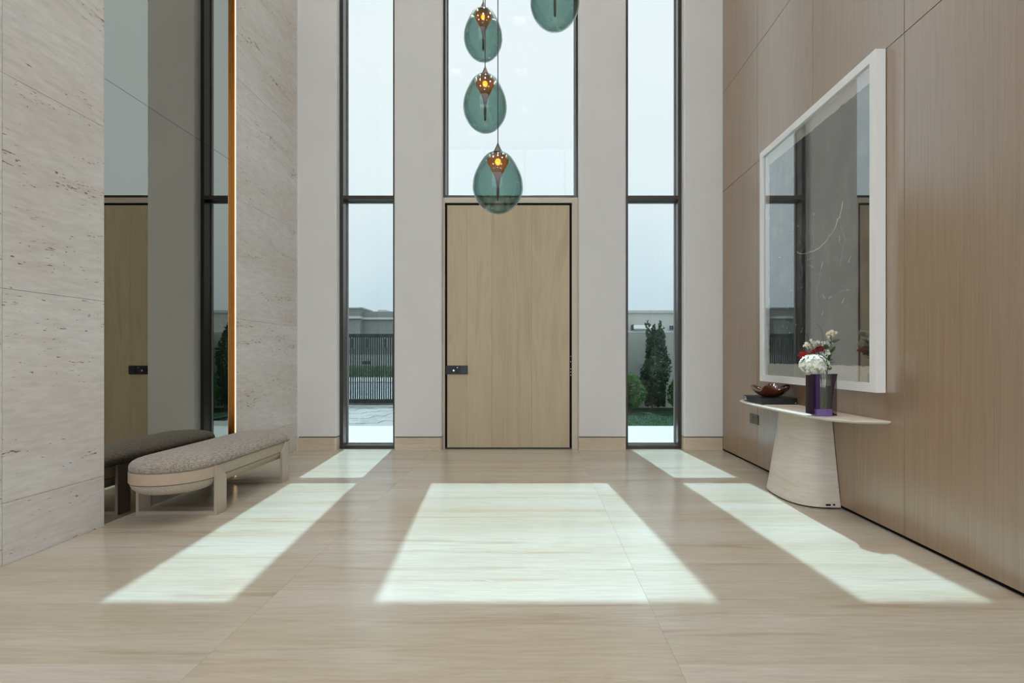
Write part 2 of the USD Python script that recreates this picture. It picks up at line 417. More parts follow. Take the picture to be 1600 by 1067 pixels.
# unseen rear glazing, placed to light the hall: tall panes, slim mullions
w4 = thing('window_4', (C0, YR - 0.15, 0), kind='structure')
n = 4
ex = np.linspace(XL + 0.12, XR - 0.12, n + 1)
for k in range(n + 1):
    w4.part('mullion', box(ex[k] - 0.025, ex[k] + 0.025, YR - 0.22, YR - 0.1, 0, ZC - 0.12), bronze)
for k in range(n):
    w4.part('pane', box(ex[k] + 0.025, ex[k + 1] - 0.025, YR - 0.165, YR - 0.155, 0.05, ZC - 0.16), glass_unseen_rear)
w4.part('sill', box(XL + 0.12, XR - 0.12, YR - 0.22, YR - 0.1, 0, 0.05), bronze)
w4.part('frame_head', box(XL + 0.12, XR - 0.12, YR - 0.22, YR - 0.1, ZC - 0.16, ZC - 0.12), bronze)

# ------------------------------------------------------------------ the entrance door
d1 = thing('door_1', (C0, G0, 0), kind='structure')
x0, x1 = openings[1]
DX0, DX1, DZ = -1.097, 0.449, 3.077
d1.part('jamb', box(x0, DX0 - 0.028, G0 - 0.012, 6.66, 0, 3.170, 0.002), jamb_mat)
d1.part('jamb', box(DX1 + 0.028, x1, G0 - 0.012, 6.66, 0, 3.170, 0.002), jamb_mat)
d1.part('door_head', box(DX0 - 0.028, DX1 + 0.028, G0 - 0.012, 6.66, 3.105, 3.170, 0.002), jamb_mat)
d1.part('dark_gap_strip', cat_m(box(DX0 - 0.028, DX0 - 0.002, G0 + 0.01, 6.6, 0, 3.105), box(DX1 + 0.002, DX1 + 0.028, G0 + 0.01, 6.6, 0, 3.105), box(DX0 - 0.002, DX1 + 0.002, G0 + 0.01, 6.6, DZ + 0.002, 3.105)), black_gap, label='black strip filling the gap round the door')  # black strips set in the gap round the leaf
d1.part('threshold', box(DX0 - 0.028, DX1 + 0.028, G0 - 0.004, 6.66, 0, 0.016, 0.002), steel_dark)
d1.part('leaf_core', box(DX0, DX1, G0 + 0.012, G0 + 0.07, 0.018, DZ), black_gap)
cuts = [DX0, -0.846, -0.530, -0.03, DX1]
for k in range(4):
    d1.part('veneer_panel', box(cuts[k] + 0.0006, cuts[k + 1] - 0.0006, G0, G0 + 0.012, 0.018, DZ, 0.001), door_wood[(k * 2) % 3])
hd = d1.part('door_handle', box(-1.113, -0.838, G0 - 0.014, G0, 0.943, 1.052, 0.003), steel_dark, label='black square pull plate')
hd.part('grip', box(-0.930, -0.842, G0 - 0.024, G0 - 0.014, 0.948, 1.047, 0.003), plain('handle_black', (0.03, 0.031, 0.035), 0.3, 0.3))
def disc(x, y, z, r, t, n=20):
    """A disc facing -y."""
    c = trimesh.creation.cylinder(r, t, sections=n)
    c.apply_transform(trimesh.transformations.rotation_matrix(np.pi / 2, [1, 0, 0]))
    c.apply_translation([x, y, z])
    return c
chrome = plain('chrome', (0.75, 0.75, 0.76), 0.15, 1.0)
hd.part('lock_cylinder', disc(-1.012, G0 - 0.017, 0.990, 0.011, 0.008), chrome, label='chrome lock cylinder')
hd.part('lock_cylinder', disc(-0.966, G0 - 0.017, 1.026, 0.006, 0.006), chrome)
for z in (0.93, 0.97, 1.01, 1.10, 1.17):
    d1.part('hinge_screw', disc(DX1 + 0.013, G0 + 0.006, z, 0.005, 0.008, 10), chrome)

# ------------------------------------------------------------------ mirror in its niche, brass edge with a light line
MX = XL - 0.04
mir = M('mirror_glass', {'p': ('principled_bsdf', {'base_color': (0.38, 0.37, 0.335), 'metallic': 1.0, 'roughness': 0.0, 'specular_tint': (0.4, 0.4, 0.4)})}, [], 'p.BSDF')
mr = thing('wall_mirror', (MX, (NY0 + NY1) / 2, 0), 'tall bronze tinted wall mirror set between the travertine slabs behind the bench', 'mirror')
for a, b in ((0.0, 3.085), (3.085, 6.17), (6.17, ZC)):
    mr.part('mirror_pane', box(MX - 0.008, MX, NY0, NY1 - 0.014, a + 0.0015 if a else -0.015, b - 0.0015), mir)
mr.part('brass_edge', box(MX - 0.008, XL - 0.008, NY1 - 0.013, NY1 - 0.002, 0, ZC), brass, label='vertical brass edge strip')
led = M('led_line', {'e': ('emission', {'color': (1.0, 0.80, 0.52), 'strength': 2.2})}, [], 'e.emission')
mr.part('light_line', box(XL - 0.0075, XL - 0.003, NY1 - 0.006, NY1 - 0.003, 0, ZC - 0.01), led, label='warm glowing light line')

# ------------------------------------------------------------------ added ceiling downlights, fill light from out of view
trim_m = plain('fill_lamp_trim', (0.8, 0.8, 0.78), 0.5)
lens_m = M('fill_downlight_lens', {'e': ('emission', {'color': (1.0, 0.98, 0.945), 'strength': 105.0})}, [], 'e.emission')
baffle_m = plain('fill_downlight_baffle', (0.03, 0.03, 0.03), 0.6)
for ix in DLX:
    for iy in DLY:
        t = thing('fill_downlight', (ix, iy, ZC), 'added square fill downlight recessed in the high ceiling out of the picture', 'added ceiling light', 'added ceiling downlights')
        o = box(ix - 0.16, ix + 0.16, iy - 0.16, iy + 0.16, ZC - 0.012, ZC - 0.001)
        i_ = box(ix - 0.13, ix + 0.13, iy - 0.13, iy + 0.13, ZC - 0.02, ZC + 0.02)
        t.part('trim', mf(o) - mf(i_), trim_m)
        can = mf(box(ix - 0.135, ix + 0.135, iy - 0.135, iy + 0.135, ZC - 0.003, ZC + 0.25)) - mf(box(ix - 0.13, ix + 0.13, iy - 0.13, iy + 0.13, ZC - 0.01, ZC + 0.24))
        t.part('can', can, baffle_m, label='dark baffle')
        t.part('lens', box(ix - 0.125, ix + 0.125, iy - 0.125, iy + 0.125, ZC + 0.22, ZC + 0.23), lens_m)

# added fill coves along the ceiling edge, washing the walls at the front
cove_m = M('fill_cove_lens', {'e': ('emission', {'color': (1.0, 0.95, 0.87), 'strength': 9.0})}, [], 'e.emission')
for nm, (a0, a1, b0, b1) in {'above the front windows': (XL + 0.2, XR - 0.2, 6.10, 6.22), 'above the left stone wall': (XL + 0.05, XL + 0.17, 3.9, 6.0), 'above the right wood wall': (XR - 0.17, XR - 0.05, 3.9, 6.0)}.items():
    t = thing('fill_cove_light', ((a0 + a1) / 2, (b0 + b1) / 2, ZC), 'added slim linear cove fill light on the high ceiling ' + nm, 'added ceiling light', 'added cove lights')
    t.part('housing', box(a0 - 0.02, a1 + 0.02, b0 - 0.02, b1 + 0.02, ZC - 0.02, ZC - 0.001), trim_m)
    t.part('lens', box(a0, a1, b0, b1, ZC - 0.026, ZC - 0.0205), cove_m)

# ------------------------------------------------------------------ pendants
cap_m = plain('pendant_cap', (0.075, 0.058, 0.045), 0.4, 0.6)
cord_m = plain('pendant_cord', (0.05, 0.05, 0.055), 0.6)
def smoked(name, clear, edge, f0=0.04):
    n, k = schlick(f0)
    return M(name, {**n, 'e2': ('math', {'math_type': 'power', 'value2': 3.0}), 'c': ('mix_color', {'a': clear, 'b': edge}), 't': ('transparent_bsdf', {}), 'g': ('glossy_bsdf', {'roughness': 0.0, 'color': (1, 1, 1)}), 'm': ('mix_closure', {})},
             k + [('l.facing', 'e2.value1'), ('e2.value', 'c.fac'), ('c.result', 't.color'), ('t.BSDF', 'm.closure1'), ('g.BSDF', 'm.closure2')], 'm.closure')
teal = smoked('pendant_glass', (0.625, 0.725, 0.695), (0.32, 0.40, 0.40), 0.045)
amber = M('pendant_amber', {'t': ('transparent_bsdf', {'color': (0.52, 0.25, 0.07)}), 's': ('translucent_bsdf', {'color': (0.44, 0.17, 0.03)}), 'm': ('mix_closure', {'fac': 0.5})},
          [('t.BSDF', 'm.closure1'), ('s.BSDF', 'm.closure2')], 'm.closure')
bulb_m = M('pendant_bulb', {'e': ('emission', {'color': (1.0, 0.60, 0.16), 'strength': 14.0})}, [], 'e.emission')
def pendant(px, py_top, py_bot, wpx, y, label):
    k = F / y
    x = (px - VX) / k
    zt, zb = H + (VY - py_top) / k, H + (VY - py_bot) / k
    R, hgt = wpx / k / 2, zt - zb
    t = thing('pendant_lamp', (x, y, zb), label, 'pendant lamp', 'smoked glass drop pendants')
    u = np.linspace(0, 1, 40)
    # drop: widest at about two fifths of the height, narrowing to a flat shoulder at the top
    prof = np.array([(0.0, 0), (0.20, 0.012), (0.42, 0.048), (0.64, 0.115), (0.82, 0.205), (0.945, 0.31), (1.0, 0.42), (0.985, 0.53), (0.915, 0.645), (0.80, 0.755), (0.66, 0.86), (0.53, 0.935), (0.40, 0.978), (0.26, 0.996), (0.10, 1.0)])
    s = np.concatenate([[0], np.cumsum(np.linalg.norm(np.diff(prof, axis=0), axis=1))]); s /= s[-1]
    from scipy.interpolate import PchipInterpolator
    pr = PchipInterpolator(s, prof)(u)
    outer = np.stack([pr[:, 0] * R, zb + pr[:, 1] * hgt], 1)
    inner = np.stack([pr[:, 0] * R * 0.955, zb + 0.008 + pr[:, 1] * (hgt - 0.014)], 1)
    so = lathe(outer, 64, (x, y, 0)); si = lathe(inner, 64, (x, y, 0))
    t.part('glass_shade', so, teal, smooth=True, label='smoky teal blown glass drop')
    t.part('inner_glass', (si[0], si[1][:, ::-1]), teal, smooth=True)
    fun = np.array([(0.012, 0.26), (0.022, 0.34), (0.05, 0.46), (0.10, 0.57), (0.20, 0.68), (0.34, 0.79), (0.43, 0.86), (0.41, 0.91), (0.27, 0.955), (0.10, 0.97)])
    ff = lathe(np.stack([fun[:, 0] * R, zb + fun[:, 1] * hgt], 1), 40, (x, y, 0))
    t.part('amber_funnel', ff, amber, smooth=True, label='amber glass funnel')
    t.part('stem', lathe([(0.0, zb + 0.20 * hgt), (0.006, zb + 0.22 * hgt), (0.010, zb + 0.42 * hgt), (0.004, zb + 0.44 * hgt), (0.0, zb + 0.44 * hgt)], 16, (x, y, 0)), cap_m, smooth=True)
    b = trimesh.creation.icosphere(3, 0.115 * R); b.vertices[:, 2] *= 1.15; b.apply_translation([x, y, zb + 0.862 * hgt])
    t.part('bulb', b, bulb_m, smooth=True, label='warm glowing bulb')
    ch = 0.17 * hgt
    t.part('cap', lathe([(0.0, zt - 0.004), (0.20 * R, zt - 0.003), (0.215 * R, zt + 0.004), (0.12 * R, zt + ch * 0.45), (0.05 * R, zt + ch * 0.85), (0.004, zt + ch), (0.0, zt + ch)], 24, (x, y, 0)), cap_m, smooth=40, label='bronze cone cap')
    t.part('cord', tube([(x, y, zt + ch * 0.97), (x, y, (zt + ZC) / 2), (x, y, ZC - 0.03)], 0.0032, 8), cord_m)
    t.part('canopy', lathe([(0.0, ZC - 0.035), (0.05, ZC - 0.035), (0.055, ZC - 0.03), (0.055, ZC - 0.002), (0.0, ZC - 0.002)], 24, (x, y, 0)), cap_m, smooth=30)
pendant(778, 240, 334, 78.5, 3.40, 'lowest smoked teal glass drop pendant, overlapping the top of the oak door')
pendant(758, 119, 207, 68, 3.62, 'second lowest teal glass drop pendant, hanging clear against the middle window')
pendant(755, 16, 95, 60, 3.95, 'small smoked teal drop pendant highest in the left column of lamps')
pendant(867, -48, 46, 77, 3.42, 'smoked teal drop pendant cut by the top edge, right of the others')

# ------------------------------------------------------------------ the bench
fab_top = M('bench_fabric', {
    'g': ('geometry', {}), 'm1': ('mapping', {'scale': (28, 200, 150), 'rotation': (0, 0, 0.5)}), 'm2': ('mapping', {'scale': (200, 28, 150), 'rotation': (0, 0, 0.5)}),
    'n1': ('noise_texture', {'scale': 1.0, 'detail': 2.0}), 'n2': ('noise_texture', {'scale': 1.0, 'detail': 2.0}), 'mx': ('math', {'math_type': 'multiply'}),
    'r': ('rgb_ramp', {'ramp': [(0.12, (0.14, 0.115, 0.095)), (0.24, (0.29, 0.25, 0.21)), (0.42, (0.43, 0.38, 0.325))]}), 'b': ('bump', {'strength': 0.5, 'distance': 0.003}),
    'p': ('principled_bsdf', {'roughness': 0.9, 'specular_ior_level': 0.15, 'sheen_weight': 0.25})},
    [('g.position', 'm1.vector'), ('g.position', 'm2.vector'), ('m1.vector', 'n1.vector'), ('m2.vector', 'n2.vector'), ('n1.fac', 'mx.value1'), ('n2.fac', 'mx.value2'), ('mx.value', 'r.fac'), ('r.color', 'p.base_color'), ('mx.value', 'b.height'), ('b.normal', 'p.normal')], 'p.BSDF')
fab_side = mottled('bench_linen', (0.34, 0.285, 0.22), (0.54, 0.47, 0.38), (160, 160, 160), 0.9, 0.3, spec=0.15)
leather = mottled('bench_leather', (0.42, 0.33, 0.24), (0.45, 0.36, 0.265), (30, 30, 30), 0.42, 0.05)
leg_m = plain('bench_leg', (0.44, 0.37, 0.30), 0.42, 0.25)
welt_m = plain('bench_welt', (0.20, 0.155, 0.115), 0.7)
BX, BR, BY0, BY1 = -2.612, 0.272, 3.740, 4.828
def stadium(r, z, n=40, y0=BY0, y1=BY1):
    a = np.linspace(np.pi, 2 * np.pi, n)
    p = [(BX + r * math.cos(q), y0 + r * math.sin(q), z) for q in a] + [(BX + r * math.cos(q - np.pi), y1 + r * math.sin(q - np.pi), z) for q in a]
    return np.array(p)
def loft(prof, closed_top=True):
    return rings(np.array([stadium(BR - t, z) for t, z in prof]))
bn = thing('bench', (BX, (BY0 + BY1) / 2, 0), 'long stadium shaped upholstered bench with leather band and flat loop legs', 'bench')
cush = [(0.0, .362), (-.005, .372), (-.006, .388), (-.002, .404), (.010, .419), (.030, .431), (.06, .441), (.10, .450), (.15, .456), (.21, .460), (.265, .461), (BR - 1e-4, .461)]
bn.part('seat_cushion', loft([(BR - 1e-4, .355), (0.02, .355)] + cush), fab_top, smooth=60, label='taupe crosshatch woven seat cushion')
bn.part('side_band', loft([(0.02, .278), (0.002, .279), (0.0, .284), (0.0, .354), (0.002, .3605), (0.02, .361)]), fab_side, smooth=40, label='beige linen side band')
bn.part('base_cushion', loft([(BR - 1e-4, .197), (.09, .198), (.060, .203), (.035, .216), (.015, .236), (.004, .256), (.001, .274), (.012, .277), (BR - 1e-4, .277)]), fab_side, smooth=50, label='beige linen underside')
for z in (.3615, .2775):
    ring = stadium(BR + 0.0015, z)
    ring = np.vstack([ring, ring[:1]])
    bn.part('welt', tube(ring, 0.0035, 6), welt_m, smooth=True)
LW = 0.118
for y0, y1, end in ((BY0 - 0.002, BY0 - 0.002 + LW, -1), (BY1 - LW + 0.002, BY1 + 0.002, 1)):
    ll = bn.part('leg_frame', box(BX - BR - 0.004, BX + BR + 0.004, y0, y1, 0.0, 0.030, 0.003), leg_m, label='flat taupe loop leg with leather band')
    for s in (-1, 1):
        xi, xo = BX + s * (BR + 0.003), BX + s * (BR + 0.024)
        # upright with its top corner cut to a slant on the side towards the middle of the bench
        yo, yi = (y0, y1) if end < 0 else (y1, y0)
        pol = sg.Polygon([(yo, 0), (yi, 0), (yi, 0.272), (yo + (yi - yo) * 0.22, 0.362), (yo, 0.362)])
        e = trimesh.creation.extrude_polygon(pol, abs(xo - xi), engine='earcut')
        v = np.array(e.vertices)
        vv = np.stack([min(xi, xo) + v[:, 2], v[:, 0], v[:, 1]], 1)
        ll.part('upright', (vv, np.array(e.faces)), leg_m)
    a = np.linspace(np.pi, 2 * np.pi, 40) if end < 0 else np.linspace(0, np.pi, 40)
    yc = BY0 if end < 0 else BY1
    rr = []
    for r, z in ((BR + 0.001, .281), (BR + 0.007, .2815), (BR + 0.008, .285), (BR + 0.008, .354), (BR + 0.007, .3585), (BR + 0.001, .359)):
        rr.append([(BX + r * math.cos(q), yc + r * math.sin(q), z) for q in a])
    rr = np.array(rr).transpose(1, 0, 2)
    ll.part('leather_band', capped(rr), leather, smooth=40, label='smooth beige leather band round the end')

# ------------------------------------------------------------------ console table with what stands on it
TZ = 0.735
def superhalf(cy, a, b, n, z, m=40, xw=XR - 0.004):
    t = np.linspace(-1, 1, m)
    t = np.sin(t * np.pi / 2)
    y = cy + a * t
    x = xw - b * np.clip(1 - np.abs(t) ** n, 0, 1) ** (1 / n)
    return np.stack([x, y, np.full(m, z)], 1)
TY = 4.27
ct = thing('console_table', (XR - 0.15, TY, 0), 'travertine console table with thin rounded top on a flared half cone base', 'table')
top = [superhalf(TY, a, b, 3.6, z) for a, b, z in ((0.892, 0.355, TZ - 0.024), (0.915, 0.378, TZ - 0.014), (0.921, 0.384, TZ - 0.006), (0.919, 0.382, TZ - 0.001), (0.915, 0.378, TZ))]
ct.part('table_top', capped(np.array(top)), table_mat, smooth=25)
bs = []
for q in np.linspace(0, 1, 12):
    z = 0.010 + q * (TZ - 0.025 - 0.010)
    bs.append(superhalf(TY, 0.375 - 0.125 * q ** 0.9, 0.322 - 0.085 * q ** 0.9, 3.0, z))
ct.part('base', capped(np.array(bs)), table_mat, smooth=25)
ct.part('foot', capped(np.array([superhalf(TY, 0.368, 0.314, 3.0, z) for z in (0.0, 0.011)])), black_gap)
# small dark maker's plate low on the base
pl = m3.Manifold.hull_points(np.array([(2.222 + i * 0.034, 3.893 + j * 0.006, 0.026 + k * 0.010) for i in (0, 1) for j in (0, 1) for k in (0, 1)]))
ct.part('maker_plate', pl, black_gap, label='tiny dark plate')
ct.part('maker_plate', box(2.276, 2.290, 3.893, 3.899, 0.026, 0.038), steel_dark)

# book
book_m = plain('book_black', (0.012, 0.013, 0.014), 0.45)
bx0, bx1, by0, by1, bz0, bz1 = 2.018, 2.330, 4.53, 4.926, TZ + 0.0005, TZ + 0.0575
bk = thing('book', ((bx0 + bx1) / 2, (by0 + by1) / 2, bz0), 'thick black book lying on the console table under the amber glass bowl', 'book')
bk.part('cover', cat_m(box(bx0, bx1, by0, by1, bz1 - 0.004, bz1, 0.001), box(bx0, bx1, by0, by1, bz0, bz0 + 0.004, 0.001), box(bx0, bx0 + 0.004, by0, by1, bz0 + 0.003, bz1 - 0.003)), book_m)
bk.part('page_block', box(bx0 + 0.004, bx1 - 0.003, by0 + 0.002, by1 - 0.002, bz0 + 0.004, bz1 - 0.004), plain('book_edge', (0.016, 0.017, 0.018), 0.6), label='black edged page block')
print_w = plain('book_lettering', (0.72, 0.74, 0.75), 0.6)
tm = meshkit.text_mesh('IA', 0.034, 0.0008, bold=True)
v = np.array(tm.vertices)
bk.part('spine_lettering', (np.stack([bx0 - 0.0002 - v[:, 2], by1 - 0.012 - v[:, 0], bz0 + 0.012 + v[:, 1]], 1), np.array(tm.faces)), print_w)
bk.part('emblem', disc(bx1 - 0.016, by0 - 0.0002, bz0 + 0.013, 0.006, 0.001, 12), print_w)

# bowl: wavy dark amber glass
bowl_m = M('bowl_glass', {'p': ('principled_bsdf', {'base_color': (0.075, 0.018, 0.008), 'roughness': 0.06, 'specular_ior_level': 0.6, 'coat_weight': 0.5})}, [], 'p.BSDF')
cxb, cyb = 2.165, 4.70
def bowl_rings(off):
    out = []
    a = np.linspace(0, 2 * np.pi, 96, endpoint=False)
    for q in np.linspace(0, 1, 16):
        wv = q ** 1.6
        r = (0.055 + 0.105 * q ** 0.75) * (1 + 0.10 * wv * np.cos(6 * a + 0.5)) - off
        z = bz1 + 0.001 + off + 0.088 * q ** 1.25 + 0.016 * wv * np.sin(6 * a + 1.4) + 0.008 * wv * np.sin(2 * a)
        out.append(np.stack([cxb + r * np.cos(a), cyb + r * np.sin(a), z], 1))
    return out
ou, inn = bowl_rings(0.0), bowl_rings(0.006)
cen = np.repeat(np.array([[cxb, cyb, bz1 + 0.001]]), 96, 0)
cen2 = np.repeat(np.array([[cxb, cyb, bz1 + 0.007]]), 96, 0)
solo('bowl', rings(np.array([cen] + ou + inn[::-1] + [cen2])), bowl_m, 'dark amber glass bowl with a wavy lobed rim lying on the black book', 'bowl', smooth=50)

# vase: clear centre on a violet block between two dark slabs
VXc, VYc = 2.055, 3.66
clear_v = pane_mat('vase_clear', (0.93, 0.94, 0.95), 0.035)
violet = M('vase_violet', {'p': ('principled_bsdf', {'base_color': (0.15, 0.09, 0.30), 'roughness': 0.08, 'specular_ior_level': 0.6, 'alpha': 0.7})}, [], 'p.BSDF')
violet_d = M('vase_violet_deep', {'p': ('principled_bsdf', {'base_color': (0.04, 0.016, 0.075), 'roughness': 0.08, 'specular_ior_level': 0.35, 'alpha': 0.85})}, [], 'p.BSDF')
plum = M('vase_plum', {'p': ('principled_bsdf', {'base_color': (0.016, 0.006, 0.014), 'roughness': 0.06, 'specular_ior_level': 0.3})}, [], 'p.BSDF')
brownv = pane_mat('vase_brown', (0.52, 0.42, 0.41), 0.05)
vz = TZ + 0.0005
va = thing('vase', (VXc, VYc, vz), 'crystal vase with clear middle, violet block foot and dark plum side slabs', 'vase')
va.part('foot_block', box(2.000, 2.112, 3.622, 3.70, vz, vz + 0.052, 0.004), violet, label='violet crystal foot')
va.part('clear_body', cat_m(box(2.024, 2.110, 3.625, 3.631, vz + 0.052, vz + 0.30), box(2.024, 2.110, 3.69, 3.696, vz + 0.052, vz + 0.30), box(2.104, 2.110, 3.631, 3.69, vz + 0.052, vz + 0.30)), clear_v, label='clear glass body')
va.part('violet_slab', box(1.995, 2.024, 3.620, 3.70, vz + 0.052, vz + 0.298, 0.003), violet_d, label='deep violet slab')
va.part('plum_slab', box(1.966, 1.995, 3.64, 3.71, vz + 0.014, vz + 0.292, 0.003), plum, label='dark plum left slab')
# right slab: brown pane with a dark curved cut through it
va.part('brown_slab', box(2.112, 2.160, 3.648, 3.700, vz + 0.004, vz + 0.30, 0.003), brownv, label='brown glass right slab')
pol = sg.Polygon([(2.112, vz + 0.004), (2.160, vz + 0.004)] + [(2.160 - 0.040 * (1 - (q / 1.0) ** 2) ** 0.5 if q < 1 else 2.160, vz + 0.03 + 0.0) for q in (0,)] + [(2.120 + 0.04 * q ** 2.2, vz + 0.03 + 0.27 * q) for q in np.linspace(0.02, 1, 14)] + [(2.112, vz + 0.30)]).buffer(0)
e = trimesh.creation.extrude_polygon(pol if pol.geom_type == 'Polygon' else max(pol.geoms, key=lambda g: g.area), 0.006, engine='earcut')
v = np.array(e.vertices)
va.part('plum_curve', (np.stack([v[:, 0], 3.642 + v[:, 2], v[:, 1]], 1), np.array(e.faces)[:, ::-1]), plum, label='dark plum curved edge')
va.part('water', box(2.026, 2.102, 3.633, 3.688, vz + 0.053, vz + 0.215), pane_mat('water', (0.93, 0.96, 0.94), 0.02), label='water')

# flowers
stem_g = plain('stem_green', (0.07, 0.13, 0.035), 0.5)
leaf_g = leaf_mat('leaf_green', (0.04, 0.10, 0.025), (0.09, 0.17, 0.05), 40)
petal_w = mottled('petal_white', (0.80, 0.80, 0.70), (0.88, 0.89, 0.84), (60, 60, 60), 0.7, spec=0.2)
petal_c = mottled('petal_cream', (0.80, 0.72, 0.48), (0.86, 0.84, 0.72), (90, 90, 90), 0.7, spec=0.2)
petal_r = mottled('petal_red', (0.22, 0.010, 0.012), (0.42, 0.03, 0.03), (30, 30, 30), 0.55, spec=0.25)
twig_m = plain('twig_brown', (0.10, 0.06, 0.045), 0.7)
def P(px, py, y):
    k = F / y
    return np.array([(px - VX) / k, y, H + (VY - py) / k])
def stem_to(top, foot, bend=0.0, r=0.0022):
    top, foot = np.asarray(top), np.asarray(foot)
    neck = np.array([np.clip(top[0], 2.04, 2.094), 3.66, vz + 0.285])
    return tube(np.vstack([bez([foot, (foot + neck) / 2 + [0.006, 0, 0], neck], 8), bez([neck, neck + [0, 0, 0.03], (neck + top) / 2 + [bend, 0, 0.01], top], 10)[1:]]), r, 6)
def florets(centre, rad, n, size, rng, petals=4):
    d = rng.normal(size=(n, 3)); d /= np.linalg.norm(d, axis=1, keepdims=True)
    V, Fc, m = [], [], 0
    for q in d:
        c = np.asarray(centre) + q * np.asarray(rad) * rng.uniform(0.86, 1.03)
        u = np.cross(q, rng.normal(size=3)); u /= np.linalg.norm(u)
        w = np.cross(q, u)
        for k in range(petals):
            a = 2 * np.pi * k / petals
            e1 = math.cos(a) * u + math.sin(a) * w
            e2 = -math.sin(a) * u + math.cos(a) * w
            s = size * rng.uniform(0.85, 1.15)
            V += [c, c + s * (0.55 * e1 + 0.42 * e2 + 0.10 * q), c + s * (1.0 * e1 + 0.2 * q), c + s * (0.55 * e1 - 0.42 * e2 + 0.10 * q)]
            Fc += [(m, m + 1, m + 2), (m, m + 2, m + 3)]
            m += 4
    return np.array(V), np.array(Fc)
rg = np.random.default_rng(3)
c = P(1272, 569.5, 3.70)
hy = thing('white_hydrangea', (2.06, 3.66, vz + 0.06), 'big round white hydrangea head leaning over the left rim of the vase', 'flower', 'flowers in the vase')
core = trimesh.creation.icosphere(2, 1.0); core.vertices *= np.array([0.082, 0.069, 0.057]); core.apply_translation(c)
hy.part('flower_core', core, plain('hydrangea_core', (0.60, 0.63, 0.48), 0.8))
hy.part('bloom', florets(c, (0.100, 0.086, 0.074), 210, 0.017, rg), petal_w, label='dense ball of white florets')
hy.part('stem', stem_to(c + [0.03, 0.03, -0.05], (2.055, 3.655, vz + 0.06)), stem_g)
def petal_fan(c, n, length, width, rng, tilt):
    V, Fc, m = [], [], 0
    for k in range(n):
        a = 2 * np.pi * k / n + rng.uniform(-0.2, 0.2)
        e1 = np.array([math.cos(a), math.sin(a) * 0.8, 0]); e1 = e1 @ tilt
        up = np.array([0, 0, 1.0]) @ tilt
        e2 = np.cross(up, e1)
        L = length * rng.uniform(0.85, 1.1)
        pts = []
        for q in np.linspace(0, 1, 6):
            w = width * math.sin(np.pi * min(q * 0.85 + 0.08, 1)) * 0.5
            base = c + e1 * L * q + up * (0.02 * q - 0.03 * q * q)
            pts.append([base + e2 * w + up * 0.008 * q, base, base - e2 * w + up * 0.008 * q])
        for i in range(5):
            for s in range(2):
                A, B, C_, D = pts[i][s], pts[i][s + 1], pts[i + 1][s + 1], pts[i + 1][s]
                V += [A, B, C_, D]; Fc += [(m, m + 1, m + 2), (m, m + 2, m + 3)]; m += 4
    return np.array(V), np.array(Fc)
def Rot(ax, ay, az=0):
    return trimesh.transformations.euler_matrix(ax, ay, az)[:3, :3]
for px, py, y, L, lab, tl, rot in ((1277, 548, 3.78, 0.080, 'larger dark red flower between the hydrangea and the green sprays', Rot(0.5, 0.35), 0), (1257.5, 556, 3.79, 0.052, 'smaller dark red flower at the left behind the hydrangea', Rot(0.8, -0.5), 1)):
    c = P(px, py, y)
    t = thing('red_flower', (2.06, 3.66, vz + 0.06), lab, 'flower', 'flowers in the vase')
    t.part('petals', cat_m(petal_fan(c, 9, L, L * 0.8, rg, tl), petal_fan(c + [0, 0, 0.012], 7, L * 0.7, L * 0.65, rg, tl)), petal_r, label='dark red petals')
    t.part('stem', stem_to(c + [0.01, 0.0, -0.012], (2.07 - 0.02 * rot, 3.67, vz + 0.06)), stem_g)
def spray(px, py, y, n, spread, lab, mat, leafn, bend=0.0, extra=()):
    c = P(px, py, y)
    t = thing('white_spray_flower', (2.07, 3.66, vz + 0.06), lab, 'flower', 'flowers in the vase')
    cl_ = []
    for k in range(n):
        q = c + rg.normal(size=3) * np.array([spread, spread * 0.8, spread * 0.55])
        cl_.append(florets(q, (0.009, 0.009, 0.008), 9, 0.0085, rg, 4))
    t.part('blossom', cat_m(*cl_), mat)
    foot = np.array([2.05 + rg.uniform(0, 0.035), 3.655 + rg.uniform(0, 0.02), vz + 0.06])
    t.part('stem', stem_to(c, foot, bend), stem_g)
    for k in range(leafn):
        q = rg.uniform(0.1, 0.85)
        neck = np.array([np.clip(c[0], 2.04, 2.094), 3.66, vz + 0.30])
        p = neck + (c - neck) * q + rg.normal(size=3) * [0.008, 0.008, 0.0]
        d = rg.normal(size=3); d[2] = abs(d[2]) * 0.6; d /= np.linalg.norm(d)
        s = np.cross(d, [0, 0, 1.0]); s /= np.linalg.norm(s)
        L, W = rg.uniform(0.03, 0.055), 0.011
        v = np.array([p, p + d * L * 0.45 + s * W, p + d * L, p + d * L * 0.45 - s * W, p + d * L * 0.5 - [0, 0, 0.004]])
        t.part('leaf', (v, np.array([(0, 4, 1), (1, 4, 2), (2, 4, 3), (3, 4, 0)])), leaf_g)
    for a, b in extra:
        d = b - a; s = np.cross(d, [0, 1.0, 0]); s = s / np.linalg.norm(s) * 0.012
        v = np.array([a, a + d * 0.45 + s, b, a + d * 0.45 - s, a + d * 0.5 - [0, 0.004, 0]])
        t.part('leaf', (v, np.array([(0, 4, 1), (1, 4, 2), (2, 4, 3), (3, 4, 0)])), leaf_g)
    return t
spray(1299, 522, 3.72, 24, 0.021, 'tallest spray of small cream white blossoms at the right of the bunch', petal_c, 16, 0.012, [(P(1298, 535, 3.70), P(1314, 530, 3.68)), (P(1297, 545, 3.70), P(1286, 538, 3.68)), (P(1297, 552, 3.70), P(1306, 541, 3.68))])
spray(1290, 535, 3.76, 12, 0.018, 'leafy white spray just below the tallest blossoms', petal_w, 20, 0.01)
